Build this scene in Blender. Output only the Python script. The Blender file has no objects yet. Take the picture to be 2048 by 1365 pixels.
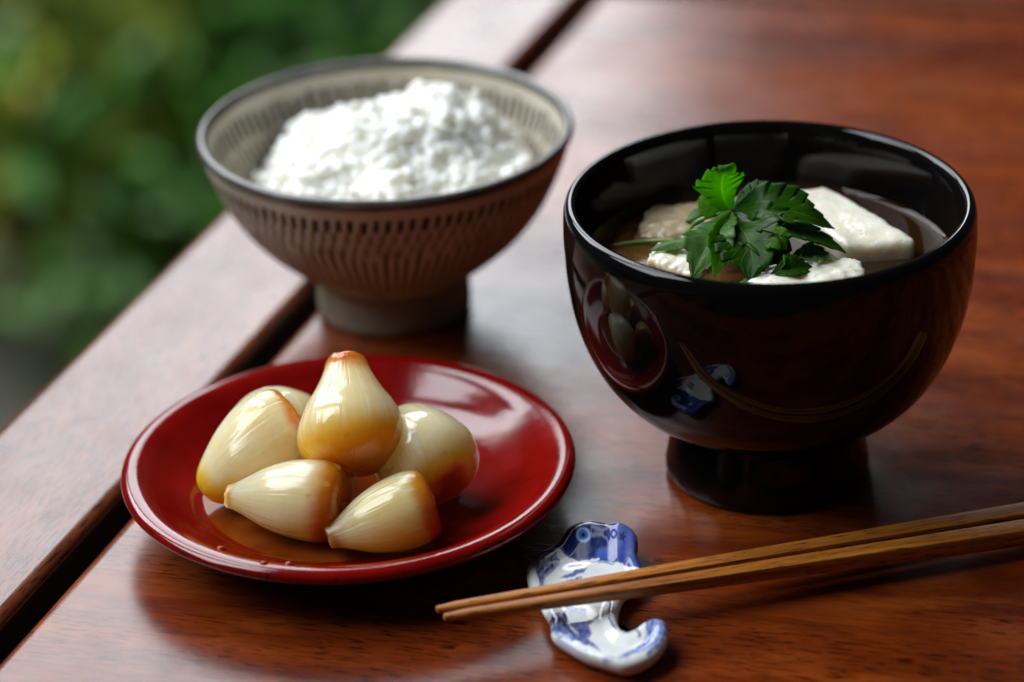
import bpy, bmesh, math, random
from math import sin, cos, pi, radians, exp, sqrt, atan2, hypot
from mathutils import Vector, Matrix, noise
from mathutils.geometry import delaunay_2d_cdt

sc = bpy.context.scene
COL = sc.collection

# ------------------------------------------------------------------ camera
PITCH, ROLL, DIST, LENS = radians(27.0), radians(2.0), 0.92, 100.0
CAM_LOC = Vector((0, -DIST * cos(PITCH), DIST * sin(PITCH)))
_f = Vector((0, cos(PITCH), -sin(PITCH)))
_r0 = Vector((1, 0, 0)); _u0 = _r0.cross(_f)
_r = _r0 * cos(ROLL) - _u0 * sin(ROLL)
_u = _u0 * cos(ROLL) + _r0 * sin(ROLL)
cam_d = bpy.data.cameras.new("camera"); cam = bpy.data.objects.new("camera", cam_d); COL.objects.link(cam)
cam.matrix_world = Matrix.Translation(CAM_LOC) @ Matrix((_r, _u, -_f)).transposed().to_4x4()
cam_d.lens = LENS; cam_d.sensor_width = 36.0
cam_d.clip_start = 0.02; cam_d.clip_end = 60.0
cam_d.dof.use_dof = True; cam_d.dof.focus_distance = 0.789; cam_d.dof.aperture_fstop = 5.4
sc.camera = cam
FPX = 2048 * LENS / 36.0


def at(x, y, z=0.0):
    """the point of the horizontal plane at height z seen at photograph pixel (x, y)"""
    d = _f + _r * ((x - 1024) / FPX) - _u * ((y - 682.5) / FPX)
    t = (z - CAM_LOC.z) / d.z
    return CAM_LOC + d * t


# ------------------------------------------------------------------ world, lamps, exposure
w = bpy.data.worlds.new("World"); sc.world = w; w.use_nodes = True
bg = w.node_tree.nodes["Background"]
bg.inputs[0].default_value = (0.80, 0.88, 1.0, 1); bg.inputs[1].default_value = 0.02

TU = Vector((cos(radians(69.9)), sin(radians(69.9)), 0))     # along the table edge
TN = Vector((TU.y, -TU.x, 0))                                # away from the garden
TV = Vector((cos(radians(-14.5)), sin(radians(-14.5)), 0))   # grain of the table panel


def area_lamp(name, loc, target, sx, sy, power, col):
    d = bpy.data.lights.new(name, 'AREA'); d.shape = 'RECTANGLE'; d.size = sx; d.size_y = sy
    d.energy = power; d.color = col
    o = bpy.data.objects.new(name, d); COL.objects.link(o)
    o.location = loc
    o.rotation_euler = (Vector(target) - Vector(loc)).to_track_quat('-Z', 'Y').to_euler()
    return o


# daylight entering through the open garden side (back left), in two bays
def bay(name, t0, t1, z0, z1, dist, L):
    c = -TN * dist + TU * ((t0 + t1) / 2) + Vector((0, 0, (z0 + z1) / 2))
    a = (t1 - t0) * (z1 - z0)
    area_lamp(name, c, c + TN + Vector((0, 0, -0.0001)), t1 - t0, z1 - z0, L * pi * a, (0.90, 0.95, 1.0))


bay("garden_opening_lamp", 1.0, 3.45, 0.60, 2.0, 1.0, 4.7)
bay("garden_opening_side_lamp", 0.22, 0.82, 0.60, 2.6, 1.0, 7.2)
bay("garden_opening_near_lamp", -0.95, -0.05, 0.75, 2.6, 1.0, 7.2)
# open sky above the garden
area_lamp("garden_sky_lamp", (-2.2, 3.2, 2.1), (-1.9, 5.6, -0.2), 4.0, 2.2, 330, (1.0, 0.98, 0.90))

sc.view_settings.view_transform = 'Standard'
sc.view_settings.look = 'None'
sc.view_settings.gamma = 1.0
sc.view_settings.use_curve_mapping = False
sc.view_settings.exposure = 0.45
sc.cycles.use_denoising = True
sc.cycles.denoiser = 'OPENIMAGEDENOISE'
sc.cycles.max_bounces = 10
sc.cycles.transparent_max_bounces = 12
sc.cycles.caustics_reflective = False
sc.cycles.caustics_refractive = False
sc.cycles.sample_clamp_indirect = 4.0


# ------------------------------------------------------------------ helpers
def tag(o, label=None, cat=None, group=None, kind=None):
    if label: o["label"] = label
    if cat: o["category"] = cat
    if group: o["group"] = group
    if kind: o["kind"] = kind
    return o


def empty(name, loc=(0, 0, 0)):
    o = bpy.data.objects.new(name, None); COL.objects.link(o); o.location = loc; o.empty_display_size = 0.02
    return o


def mesh_obj(name, verts, faces, mat, parent=None, smooth=True, loc=None):
    m = bpy.data.meshes.new(name); m.from_pydata([tuple(v) for v in verts], [], faces); m.update()
    if smooth:
        m.polygons.foreach_set("use_smooth", [True] * len(m.polygons))
    if mat: m.materials.append(mat)
    o = bpy.data.objects.new(name, m); COL.objects.link(o)
    if parent: o.parent = parent
    if loc is not None: o.location = loc
    return o


def bm_obj(name, bm, mat, parent=None, smooth=True):
    m = bpy.data.meshes.new(name); bm.to_mesh(m); bm.free()
    if smooth:
        m.polygons.foreach_set("use_smooth", [True] * len(m.polygons))
    if mat: m.materials.append(mat)
    o = bpy.data.objects.new(name, m); COL.objects.link(o)
    if parent: o.parent = parent
    return o


def float_attr(o, name, vals):
    a = o.data.attributes.new(name, 'FLOAT', 'POINT'); a.data.foreach_set("value", vals)


def color_attr(o, name, cols):
    a = o.data.attributes.new(name, 'FLOAT_COLOR', 'POINT')
    a.data.foreach_set("color", [c for q in cols for c in (q[0], q[1], q[2], 1.0)])


def spline(pts, n):
    """Catmull-Rom through pts, n points spaced evenly by arc length"""
    P = [Vector(p) for p in pts]
    P = [P[0] * 2 - P[1]] + P + [P[-1] * 2 - P[-2]]
    raw = []
    for i in range(1, len(P) - 2):
        for k in range(24):
            t = k / 24
            a, b, c, d = P[i - 1], P[i], P[i + 1], P[i + 2]
            raw.append(0.5 * ((2 * b) + (c - a) * t + (2 * a - 5 * b + 4 * c - d) * t * t + (3 * b - a - 3 * c + d) * t ** 3))
    raw.append(P[-2])
    L = [0]
    for i in range(1, len(raw)): L.append(L[-1] + (raw[i] - raw[i - 1]).length)
    out, j = [], 0
    for k in range(n):
        s = L[-1] * k / (n - 1)
        while j < len(raw) - 2 and L[j + 1] < s: j += 1
        t = (s - L[j]) / max(L[j + 1] - L[j], 1e-12)
        out.append(raw[j].lerp(raw[j + 1], min(max(t, 0), 1)))
    return out


def lathe(prof, seg, cap0=True, cap1=True):
    """verts, faces for a profile [(r, z)]; ends are closed with a pole"""
    V, F = [], []
    for r, z in prof:
        for k in range(seg):
            a = 2 * pi * k / seg
            V.append((r * cos(a), r * sin(a), z))
    n = len(prof)
    for i in range(n - 1):
        for k in range(seg):
            k2 = (k + 1) % seg
            F.append((i * seg + k, i * seg + k2, (i + 1) * seg + k2, (i + 1) * seg + k))
    if cap0:
        V.append((0, 0, prof[0][1])); c = len(V) - 1
        for k in range(seg): F.append((c, (k + 1) % seg, k))
    if cap1:
        V.append((0, 0, prof[-1][1])); c = len(V) - 1; b = (n - 1) * seg
        for k in range(seg): F.append((c, b + k, b + (k + 1) % seg))
    return V, F


def sstep(a, b, x):
    if a == b: return 1.0 if x >= a else 0.0
    t = min(max((x - a) / (b - a), 0), 1)
    return t * t * (3 - 2 * t)


def fbm(p, oct=4):
    return noise.fractal(Vector(p), 1.0, 2.0, oct)


# ------------------------------------------------------------------ node helpers
class NT:
    def __init__(s, name):
        s.m = bpy.data.materials.new(name); s.m.use_nodes = True
        s.t = s.m.node_tree; s.n = s.t.nodes; s.l = s.t.links
        s.p = s.n["Principled BSDF"]; s.out = s.n["Material Output"]

    def new(s, typ, **kw):
        x = s.n.new(typ)
        for k, v in kw.items(): setattr(x, k, v)
        return x

    def put(s, sock, val):
        if isinstance(val, bpy.types.NodeSocket): s.l.new(val, sock)
        elif hasattr(sock, "default_value"):
            if isinstance(val, (tuple, list)) and len(val) == 3 and len(sock.default_value) == 4: val = (*val, 1)
            sock.default_value = val

    def set(s, **kw):
        for k, v in kw.items(): s.put(s.p.inputs[k.replace('_', ' ')], v)

    def coord(s, kind="Object"):
        return s.new("ShaderNodeTexCoord").outputs[kind]

    def uv(s): return s.coord("UV")

    def mapping(s, vec, scale=(1, 1, 1), loc=(0, 0, 0), rot=(0, 0, 0)):
        x = s.new("ShaderNodeMapping"); s.l.new(vec, x.inputs[0])
        x.inputs[1].default_value = loc; x.inputs[2].default_value = rot; x.inputs[3].default_value = scale
        return x.outputs[0]

    def noise(s, vec, scale, detail=4, rough=0.55, dist=0.0):
        x = s.new("ShaderNodeTexNoise"); s.l.new(vec, x.inputs["Vector"])
        x.inputs["Scale"].default_value = scale; x.inputs["Detail"].default_value = detail
        x.inputs["Roughness"].default_value = rough; x.inputs["Distortion"].default_value = dist
        return x.outputs["Fac"]

    def voro(s, vec, scale, feature='F1', out="Distance"):
        x = s.new("ShaderNodeTexVoronoi", feature=feature); s.l.new(vec, x.inputs["Vector"])
        x.inputs["Scale"].default_value = scale
        return x.outputs[out]

    def ramp(s, fac, stops, interp='LINEAR'):
        x = s.new("ShaderNodeValToRGB"); s.l.new(fac, x.inputs[0]); cr = x.color_ramp; cr.interpolation = interp
        while len(cr.elements) < len(stops): cr.elements.new(0.5)
        for e, (p, c) in zip(cr.elements, stops):
            e.position = p
            e.color = (c, c, c, 1) if isinstance(c, (int, float)) else (*c, 1)
        return x.outputs[0]

    def map(s, v, a, b, c=0.0, d=1.0):
        x = s.new("ShaderNodeMapRange"); x.interpolation_type = 'SMOOTHSTEP'
        s.put(x.inputs[0], v)
        for i, q in enumerate((a, b, c, d)): x.inputs[i + 1].default_value = q
        return x.outputs[0]

    def math(s, op, a, b=0.0):
        x = s.new("ShaderNodeMath", operation=op); s.put(x.inputs[0], a); s.put(x.inputs[1], b)
        return x.outputs[0]

    def mix(s, fac, a, b, mode='MIX'):
        x = s.new("ShaderNodeMix", data_type='RGBA', blend_type=mode)
        s.put(x.inputs[0], fac); s.put(x.inputs[6], a); s.put(x.inputs[7], b)
        return x.outputs[2]

    def attr(s, name, out="Fac"):
        x = s.new("ShaderNodeAttribute"); x.attribute_name = name
        return x.outputs[out]

    def bump(s, h, dist, strength=1.0, prev=None):
        x = s.new("ShaderNodeBump"); s.put(x.inputs["Height"], h)
        x.inputs["Distance"].default_value = dist; x.inputs["Strength"].default_value = strength
        if prev: s.l.new(prev, x.inputs["Normal"])
        return x.outputs[0]


def wood_material(name, dark, mid, light, seed=0.0):
    """oiled red hardwood, grain along local x"""
    k = NT(name)
    co = k.mapping(k.coord("Object"), loc=(seed, seed * 1.7, 0))
    warp = k.noise(co, 9.0, 3)
    broad = k.noise(k.mapping(co, (3.0, 30, 30)), 1.0, 5, 0.6, 0.6)
    fine = k.noise(k.mapping(co, (14.0, 420, 420)), 1.0, 4, 0.6)
    mott = k.noise(k.mapping(co, (22.0, 60, 60)), 1.0, 5, 0.65, 0.4)
    c = k.ramp(broad, [(0.28, dark), (0.5, mid), (0.74, light)])
    c = k.mix(k.map(fine, 0.3, 0.75, 0.0, 0.45), c, dark)
    c = k.mix(k.map(mott, 0.45, 0.75, 0.0, 0.55), c, light)
    c = k.mix(k.map(mott, 0.50, 0.25, 0.0, 0.6), c, dark)
    # open pores: short dark dashes along the grain
    pore = k.noise(k.mapping(co, (125.0, 1250, 1250)), 1.0, 2, 0.5)
    band = k.map(k.noise(k.mapping(co, (5.0, 26, 26)), 1.0, 3), 0.30, 0.52)
    pm = k.math('MULTIPLY', k.map(pore, 0.56, 0.60), band)
    c = k.mix(k.math('MULTIPLY', pm, 0.8), c, (dark[0] * 0.18, dark[1] * 0.16, dark[2] * 0.2))
    k.set(Base_Color=c)
    rg = k.map(k.noise(co, 34.0, 5, 0.65), 0.3, 0.75, 0.20, 0.29)
    k.set(Roughness=rg, IOR=1.5)
    b = k.bump(pm, 0.00003, 0.3)
    b = k.bump(fine, 0.00006, 0.35, b)
    b = k.bump(k.noise(k.mapping(co, (6.0, 14, 14)), 1.0, 2), 0.0012, 0.25, b)
    k.p.inputs["Normal"].default_value = (0, 0, 0); k.l.new(b, k.p.inputs["Normal"])
    return k.m


# ------------------------------------------------------------------ garden (setting)
def garden():
    k = NT("garden_soil")
    co = k.coord("Object")
    a = k.noise(co, 3.0, 5, 0.6); b = k.voro(co, 34.0)
    c = k.ramp(a, [(0.3, (0.05, 0.075, 0.03)), (0.55, (0.16, 0.175, 0.13)), (0.75, (0.12, 0.18, 0.05))])
    c = k.mix(k.map(b, 0.2, 0.6), c, (0.16, 0.16, 0.15))
    k.set(Base_Color=c, Roughness=0.95)
    k.l.new(k.bump(b, 0.02), k.p.inputs["Normal"])
    V, F = [], []
    n = 60
    for i in range(n + 1):
        for j in range(n + 1):
            x = -14 + 24 * i / n; y = -2 + 18 * j / n
            V.append((x, y, -2.037 + 0.08 * fbm((x * 0.8, y * 0.8, 3)) + 3.2 * sstep(6.5, 13, y)))
    for i in range(n):
        for j in range(n):
            F.append((i * (n + 1) + j, (i + 1) * (n + 1) + j, (i + 1) * (n + 1) + j + 1, i * (n + 1) + j + 1))
    tag(mesh_obj("garden_ground", V, F, k.m), kind="structure")


garden()


def leaf_cloud_material(name, c0, c1, c2):
    k = NT(name)
    r = k.attr("tint")
    k.set(Base_Color=k.ramp(r, [(0.0, c0), (0.5, c1), (1.0, c2)]), Roughness=0.45)
    tr = k.new("ShaderNodeBsdfTranslucent"); k.l.new(k.ramp(r, [(0.0, c0), (0.5, c1), (1.0, c2)]), tr.inputs[0])
    mx = k.new("ShaderNodeMixShader"); mx.inputs[0].default_value = 0.35
    k.l.new(k.p.outputs[0], mx.inputs[1]); k.l.new(tr.outputs[0], mx.inputs[2]); k.l.new(mx.outputs[0], k.out.inputs[0])
    return k.m


M_BARK = NT("shrub_bark"); M_BARK.set(Base_Color=(0.06, 0.04, 0.025), Roughness=0.9); M_BARK = M_BARK.m
LEAFM = {
    'deep': leaf_cloud_material("deep_green_leaves", (0.006, 0.030, 0.008), (0.016, 0.065, 0.010), (0.045, 0.14, 0.018)),
    'mid': leaf_cloud_material("mid_green_leaves", (0.018, 0.09, 0.010), (0.045, 0.19, 0.016), (0.11, 0.32, 0.03)),
    'lime': leaf_cloud_material("yellow_green_leaves", (0.10, 0.15, 0.012), (0.30, 0.34, 0.03), (0.60, 0.55, 0.08)),
    'olive': leaf_cloud_material("olive_leaves", (0.05, 0.08, 0.03), (0.15, 0.20, 0.06), (0.32, 0.34, 0.14)),
}


def shrub(name, label, c, rx, ry, rz, n, ll, key, seed, base=-2.037):
    rnd = random.Random(seed)
    root = empty(name, (c[0], c[1], base))
    tag(root, label, "shrub", "garden shrubs behind the table")
    V, F, T = [], [], []
    clumps = [(Vector((rnd.gauss(0, 0.5), rnd.gauss(0, 0.5), rnd.gauss(0, 0.5))), rnd.random()) for _ in range(14)]
    cz = c[2] - base
    for i in range(n):
        q, tn = rnd.choice(clumps)
        p = q + Vector((rnd.gauss(0, 0.24), rnd.gauss(0, 0.24), rnd.gauss(0, 0.24)))
        P = Vector((p.x * rx, p.y * ry, cz + p.z * rz))
        if (P.x + c[0]) * TN.x + (P.y + c[1]) * TN.y > -0.5: continue
        if P.z < 0.01: P.z = 0.01 + rnd.random() * 0.05
        d = Vector((rnd.gauss(0, 1), rnd.gauss(0, 1), rnd.gauss(-0.25, 0.6))).normalized()
        s = d.cross(Vector((rnd.gauss(0, .4), rnd.gauss(0, .4), 1))).normalized()
        u = s.cross(d)
        L = ll * rnd.uniform(0.6, 1.25); W = L * 0.26
        b = len(V)
        V += [P, P + d * L * .45 + s * W + u * L * .06, P + d * L * .45 - u * L * .03, P + d * L * .45 - s * W + u * L * .06, P + d * L - u * L * .12]
        F += [(b, b + 1, b + 2), (b, b + 2, b + 3), (b + 1, b + 4, b + 2), (b + 2, b + 4, b + 3)]
        t = min(max(tn * 0.75 + rnd.gauss(0.12, 0.13), 0), 1)
        T += [t] * 5
    o = mesh_obj("foliage", V, F, LEAFM[key], root, smooth=False)
    float_attr(o, "tint", T)
    # stems
    V, F = [], []
    for i in range(7):
        q = clumps[i][0]
        pts = [Vector((rnd.gauss(0, .02), rnd.gauss(0, .02), -0.03)), Vector((q.x * rx * .4, q.y * ry * .4, cz * .5)), Vector((q.x * rx, q.y * ry, cz + q.z * rz))]
        cv = spline(pts, 9)
        for j, p in enumerate(cv):
            r = 0.009 * (1 - j / 9) + 0.002
            for m in range(6): V.append(p + Vector((r * cos(m * pi / 3), r * sin(m * pi / 3), 0)))
        b0 = len(V) - 54
        for j in range(8):
            for m in range(6):
                F.append((b0 + j * 6 + m, b0 + j * 6 + (m + 1) % 6, b0 + j * 6 + 6 + (m + 1) % 6, b0 + j * 6 + 6 + m))
    mesh_obj("stem", V, F, M_BARK, root)


GK = 2.1          # the garden lies well below and beyond the table
GZ = 0.42 - 1.17 * GK


def gp(px, py, z): return at(px, py, z)


SHR = [
    # pixel, height, rx ry rz, leaves, leaf length, kind, label
    ((430, 150), -0.40, .26, .26, .18, 900, .055, 'mid', "bright green leafy shrub directly behind the rice bowl's far left side"),
    ((690, 40), -0.35, .34, .30, .30, 2200, .046, 'deep', "dark green shrub in deep shade beside the table's far end"),
    ((60, 20), -0.45, .30, .30, .26, 1800, .052, 'mid', "mid green shrub in the photo's top left corner"),
    ((190, 230), -0.40, .13, .11, .22, 600, .062, 'lime', "yellow-green shrub, upper of the two pale ones at far left"),
    ((330, 360), -0.60, .20, .20, .12, 1200, .049, 'deep', "low dark green shrub between the yellow-green shrubs and rice bowl"),
    ((70, 470), -0.60, .15, .14, .12, 520, .043, 'olive', "olive shrub at the photo's left edge, above the lowest yellow-green one"),
    ((200, 540), -0.58, .15, .12, .10, 520, .046, 'lime', "low yellow-green shrub nearest the table's outer plank"),
    ((400, 420), -0.64, .14, .14, .08, 520, .040, 'olive', "low olive shrub beside the table edge below the rice bowl rim"),
    ((180, 60), -0.42, .30, .22, .20, 2200, .052, 'deep', "tall dark shrub standing behind the corner shrub"),
    ((560, 250), -0.55, .24, .24, .16, 1400, .049, 'deep', "dark green shrub seen just over the rice bowl's left rim"),
]
for i, ((px, py), z, rx, ry, rz, n, ll, key, lab) in enumerate(SHR):
    z = 0.42 + (z - 0.42) * GK
    p = gp(px, py, z)
    shrub("garden_shrub", lab, (p.x, p.y, z), rx * GK, ry * GK, rz * GK, n, ll * 1.5, key, 11 + i)


def garden_stone(px, py, z, s, seed, label):
    k = NT("garden_stone_%d" % seed)
    co = k.coord("Object"); a = k.noise(co, 14.0, 6, 0.65)
    k.set(Base_Color=k.ramp(a, [(0.3, (0.36, 0.37, 0.33)), (0.7, (0.66, 0.66, 0.60))]), Roughness=0.9)
    bm = bmesh.new(); bmesh.ops.create_icosphere(bm, subdivisions=4, radius=1.0)
    for v in bm.verts:
        q = v.co.copy(); f = 1 + 0.22 * fbm(q * 1.1 + Vector((seed * 3.1, 0, 0))) + 0.05 * fbm(q * 5)
        v.co = Vector((q.x * f * s[0], q.y * f * s[1], q.z * f * s[2]))
    o = bm_obj("garden_stone", bm, k.m); p = at(px, py, z); o.location = p
    tag(o, label, "stone", "pale stones in the garden")


garden_stone(20, 520, -1.80, (.22, .20, .26), 1, "pale grey garden stone at the photo's left edge, level with the lowest yellow-green shrub")
garden_stone(230, 640, -1.86, (.24, .22, .20), 2, "flat grey garden stone close to the table's outer plank")
garden_stone(50, 720, -1.78, (.27, .24, .28), 3, "small grey garden stone at lower left below the yellow-green shrub")


# ------------------------------------------------------------------ table
k = NT("shade_dark_plank_side")  # near-black side colour paints in the shade inside the plank gap
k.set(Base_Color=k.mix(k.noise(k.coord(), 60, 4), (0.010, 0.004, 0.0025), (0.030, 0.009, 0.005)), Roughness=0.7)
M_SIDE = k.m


def prism(name, poly, z0, z1, ang, mat, parent, bevel, seg=4):
    """board with a world-space outline; local x along the grain"""
    c = sum((Vector(p) for p in poly), Vector((0, 0))) / len(poly)
    R = Matrix.Rotation(-ang, 2)
    bm = bmesh.new()
    lo = [bm.verts.new((*(R @ (Vector(p) - c)), z0)) for p in poly]
    hi = [bm.verts.new((*(R @ (Vector(p) - c)), z1)) for p in poly]
    n = len(poly)
    bm.faces.new(hi); bm.faces.new(list(reversed(lo)))
    for i in range(n): bm.faces.new((lo[i], lo[(i + 1) % n], hi[(i + 1) % n], hi[i]))
    bmesh.ops.recalc_face_normals(bm, faces=bm.faces)
    if bevel: bmesh.ops.bevel(bm, geom=list(bm.edges), offset=bevel, segments=seg, profile=0.5, affect='EDGES')
    m = bpy.data.meshes.new(name); bm.to_mesh(m); bm.free()
    for p in m.polygons: p.use_smooth = len(p.vertices) < 5 and p.area < 0.01
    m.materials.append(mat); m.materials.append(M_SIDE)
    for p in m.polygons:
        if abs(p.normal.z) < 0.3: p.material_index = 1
    o = bpy.data.objects.new(name, m); COL.objects.link(o); o.parent = parent
    o.location = (c.x, c.y, 0); o.rotation_euler = (0, 0, ang)
    return o


table = empty("wooden_table", (0, 0, 0))
tag(table, "red-brown hardwood table with gapped edge plank, carrying the whole meal", "table")


def tpt(n, t): return (TN * n + TU * t).to_2d()


def solve_nv(n, p0):
    """point where the line n = const meets the line through p0 along TV"""
    d = TV.to_2d(); nn = TN.to_2d()
    return Vector(p0) + d * ((n - Vector(p0).dot(nn)) / d.dot(nn))


W_A = wood_material("edge_plank_wood", (0.080, 0.017, 0.006), (0.180, 0.043, 0.013), (0.270, 0.078, 0.025), 0.37)
W_B = wood_material("panel_wood", (0.066, 0.0085, 0.0018), (0.200, 0.031, 0.0042), (0.335, 0.074, 0.0100), 1.9)
W_C = wood_material("far_panel_wood", (0.08, 0.014, 0.005), (0.16, 0.034, 0.010), (0.22, 0.055, 0.017), 5.3)
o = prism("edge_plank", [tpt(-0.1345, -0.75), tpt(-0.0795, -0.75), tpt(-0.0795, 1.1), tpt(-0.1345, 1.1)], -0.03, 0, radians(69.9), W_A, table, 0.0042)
o.location.z = 0.0
s0 = at(1500, -3).to_2d()
d2 = TV.to_2d()
pB0 = solve_nv(-0.0715, s0); pB1 = s0 + d2 * 0.75
dn = -TU.to_2d() * 0.62
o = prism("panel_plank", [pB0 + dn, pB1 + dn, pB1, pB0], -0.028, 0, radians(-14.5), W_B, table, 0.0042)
up = TU.to_2d() * 0.0045
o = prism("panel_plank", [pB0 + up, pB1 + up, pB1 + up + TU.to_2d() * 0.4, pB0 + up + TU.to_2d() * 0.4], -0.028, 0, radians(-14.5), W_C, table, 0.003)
prism("gap_light_blocker", [tpt(-0.12, -0.74), tpt(-0.03, -0.74), tpt(-0.03, 1.08), tpt(-0.12, 1.08)], -0.16, -0.11, radians(69.9), W_A, table, 0.002)  # board added beneath the gap to block light and keep it dark

# ------------------------------------------------------------------ black soup bowl
BB = Vector((0.0740, -0.0870, 0))
lac = NT("black_lacquer")
co = lac.coord("Object")
lac.set(Base_Color=(0.0035, 0.0032, 0.0035), Roughness=lac.map(lac.noise(co, 60, 4), 0.3, 0.7, 0.03, 0.06), IOR=1.37)
lac.l.new(lac.bump(lac.noise(co, 45, 2), 0.0004, 0.05), lac.p.inputs["Normal"])
lac = lac.m
soup_bowl = empty("soup_bowl", BB)
tag(soup_bowl, "glossy black lacquer soup bowl on a flared foot", "bowl")
ZB = 0.0872
outer = [(0.0262, 0.0208), (0.0305, 0.0213), (0.0350, 0.0228), (0.0410, 0.0267), (0.0476, 0.0340), (0.0528, 0.0437), (0.0562, 0.0540), (0.0580, 0.0650), (0.0585, 0.0745),
         (0.0584, 0.0815), (0.0581, 0.0846), (0.0573, 0.0864), (0.0562, 0.0871), (0.0551, 0.0866), (0.0545, 0.0852)]
inner = [(0.0540, 0.0815), (0.0535, 0.0745), (0.0525, 0.0650), (0.0505, 0.0550), (0.0465, 0.0430), (0.0400, 0.0335), (0.0300, 0.0270), (0.0150, 0.0240), (0.0008, 0.0235)]
prof = [tuple(p) for p in spline([(r, z, 0) for r, z in outer + inner], 110)]
V, F = lathe([(p[0], p[1]) for p in prof], 160)
mesh_obj("body", V, F, lac, soup_bowl)
foot = [(0.0262, 0.0010), (0.0285, 0.0002), (0.0298, 0.0014), (0.0300, 0.0040), (0.0293, 0.0085), (0.0284, 0.0140), (0.0279, 0.0190), (0.0285, 0.0212), (0.0200, 0.0212)]
prof = [(p[0], p[1]) for p in spline([(r, z, 0) for r, z in foot], 60)]
V, F = lathe(prof, 128)
mesh_obj("foot", V, F, lac, soup_bowl)


def inner_r(z):
    pts = [(0.0866, 0.0551)] + [(b, a) for a, b in inner]
    for (z0, r0), (z1, r1) in zip(pts, pts[1:]):
        if z1 <= z <= z0: return r0 + (r1 - r0) * (z0 - z) / (z0 - z1)
    return 0.05


# broth: a closed body with a meniscus at the wall
ZS = 0.0672
k = NT("dashi_broth")
co = k.coord("Object")
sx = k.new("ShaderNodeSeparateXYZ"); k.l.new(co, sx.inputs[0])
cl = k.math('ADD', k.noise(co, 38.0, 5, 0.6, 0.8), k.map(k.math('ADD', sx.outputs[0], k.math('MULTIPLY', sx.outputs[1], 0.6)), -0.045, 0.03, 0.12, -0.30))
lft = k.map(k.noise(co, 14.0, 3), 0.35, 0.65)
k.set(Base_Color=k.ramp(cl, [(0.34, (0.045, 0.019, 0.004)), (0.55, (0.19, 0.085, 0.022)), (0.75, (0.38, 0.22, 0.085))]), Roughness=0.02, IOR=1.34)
k.put(k.p.inputs["Alpha"], k.map(cl, 0.3, 0.7, 0.50, 0.82))
k.l.new(k.bump(k.noise(co, 60, 2), 0.0004, 0.12), k.p.inputs["Normal"])
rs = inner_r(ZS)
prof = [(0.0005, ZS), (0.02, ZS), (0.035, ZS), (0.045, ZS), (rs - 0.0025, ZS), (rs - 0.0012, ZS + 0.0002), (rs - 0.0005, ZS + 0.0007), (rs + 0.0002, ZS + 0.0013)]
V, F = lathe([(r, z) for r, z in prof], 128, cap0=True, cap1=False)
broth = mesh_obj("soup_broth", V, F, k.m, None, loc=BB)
tag(broth, "murky brown broth filling the black bowl around the tofu", "soup")


# tofu
def tofu_material(name, c0, c1):
    k = NT(name)
    co = k.coord("Object")
    a = k.noise(co, 160, 5, 0.65); b = k.noise(co, 40, 3)
    k.set(Base_Color=k.mix(k.map(b, 0.35, 0.65), c0, c1), Roughness=k.map(a, .3, .7, 0.18, 0.36),
          Subsurface_Weight=0.9, Subsurface_Radius=(0.9, 0.7, 0.45), Subsurface_Scale=0.004)
    pit = k.voro(k.mapping(co, (1, 1, 1)), 420)
    bb = k.bump(k.map(pit, 0.0, 0.35), 0.0003, 0.5)
    big = k.voro(co, 130)
    bb = k.bump(k.map(big, 0.05, 0.14), 0.0006, 0.3, bb)
    bb = k.bump(a, 0.0005, 0.4, bb)
    k.l.new(bb, k.p.inputs["Normal"])
    return k.m


M_TOFU = tofu_material("tofu_white", (0.82, 0.77, 0.62), (0.88, 0.85, 0.73))
M_TOFU_W = tofu_material("tofu_stained", (0.45, 0.35, 0.21), (0.60, 0.50, 0.34))


def tofu(label, corners, z1, z0, mat, rough, seed, bulge=0.0):
    """rough-cut block between heights z0 and z1 over a four-cornered outline"""
    A, B, C, D = [Vector((p.x, p.y)) for p in corners]
    cen = (A + B + C + D) / 4
    bm = bmesh.new(); bmesh.ops.create_cube(bm, size=2.0)
    bmesh.ops.subdivide_edges(bm, edges=bm.edges[:], cuts=26, use_grid_fill=True)
    for v in bm.verts:
        x, y, z = v.co
        # rounded box
        k8 = 12.0
        n = (abs(x) ** k8 + abs(y) ** k8 + abs(z) ** k8) ** (1 / k8)
        x, y, z = x / n, y / n, z / n
        s, t = (x + 1) / 2, (y + 1) / 2
        p = (A * (1 - s) + B * s) * (1 - t) + (D * (1 - s) + C * s) * t - cen
        zz = z0 + (z1 - z0) * (z + 1) / 2
        P = Vector((p.x, p.y, zz))
        d = Vector((x, y, z)).normalized()
        q = P * 1.0 + Vector((seed * 7.7, seed, 0))
        e = max(abs(x), abs(y)); ed = sstep(0.6, 1.0, e) * sstep(0.2, 1.0, z)
        P += d * rough * (0.9 * fbm(q * 130, 4) + 0.7 * fbm(q * 420, 3) * (0.35 + ed))
        P.z += bulge * max(z, 0) * (1 - x * x) * (1 - y * y)
        v.co = P
    o = bm_obj("tofu_piece", bm, mat); o.location = (cen.x, cen.y, 0)
    tag(o, label, "tofu", "tofu pieces in the black soup bowl")


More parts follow.
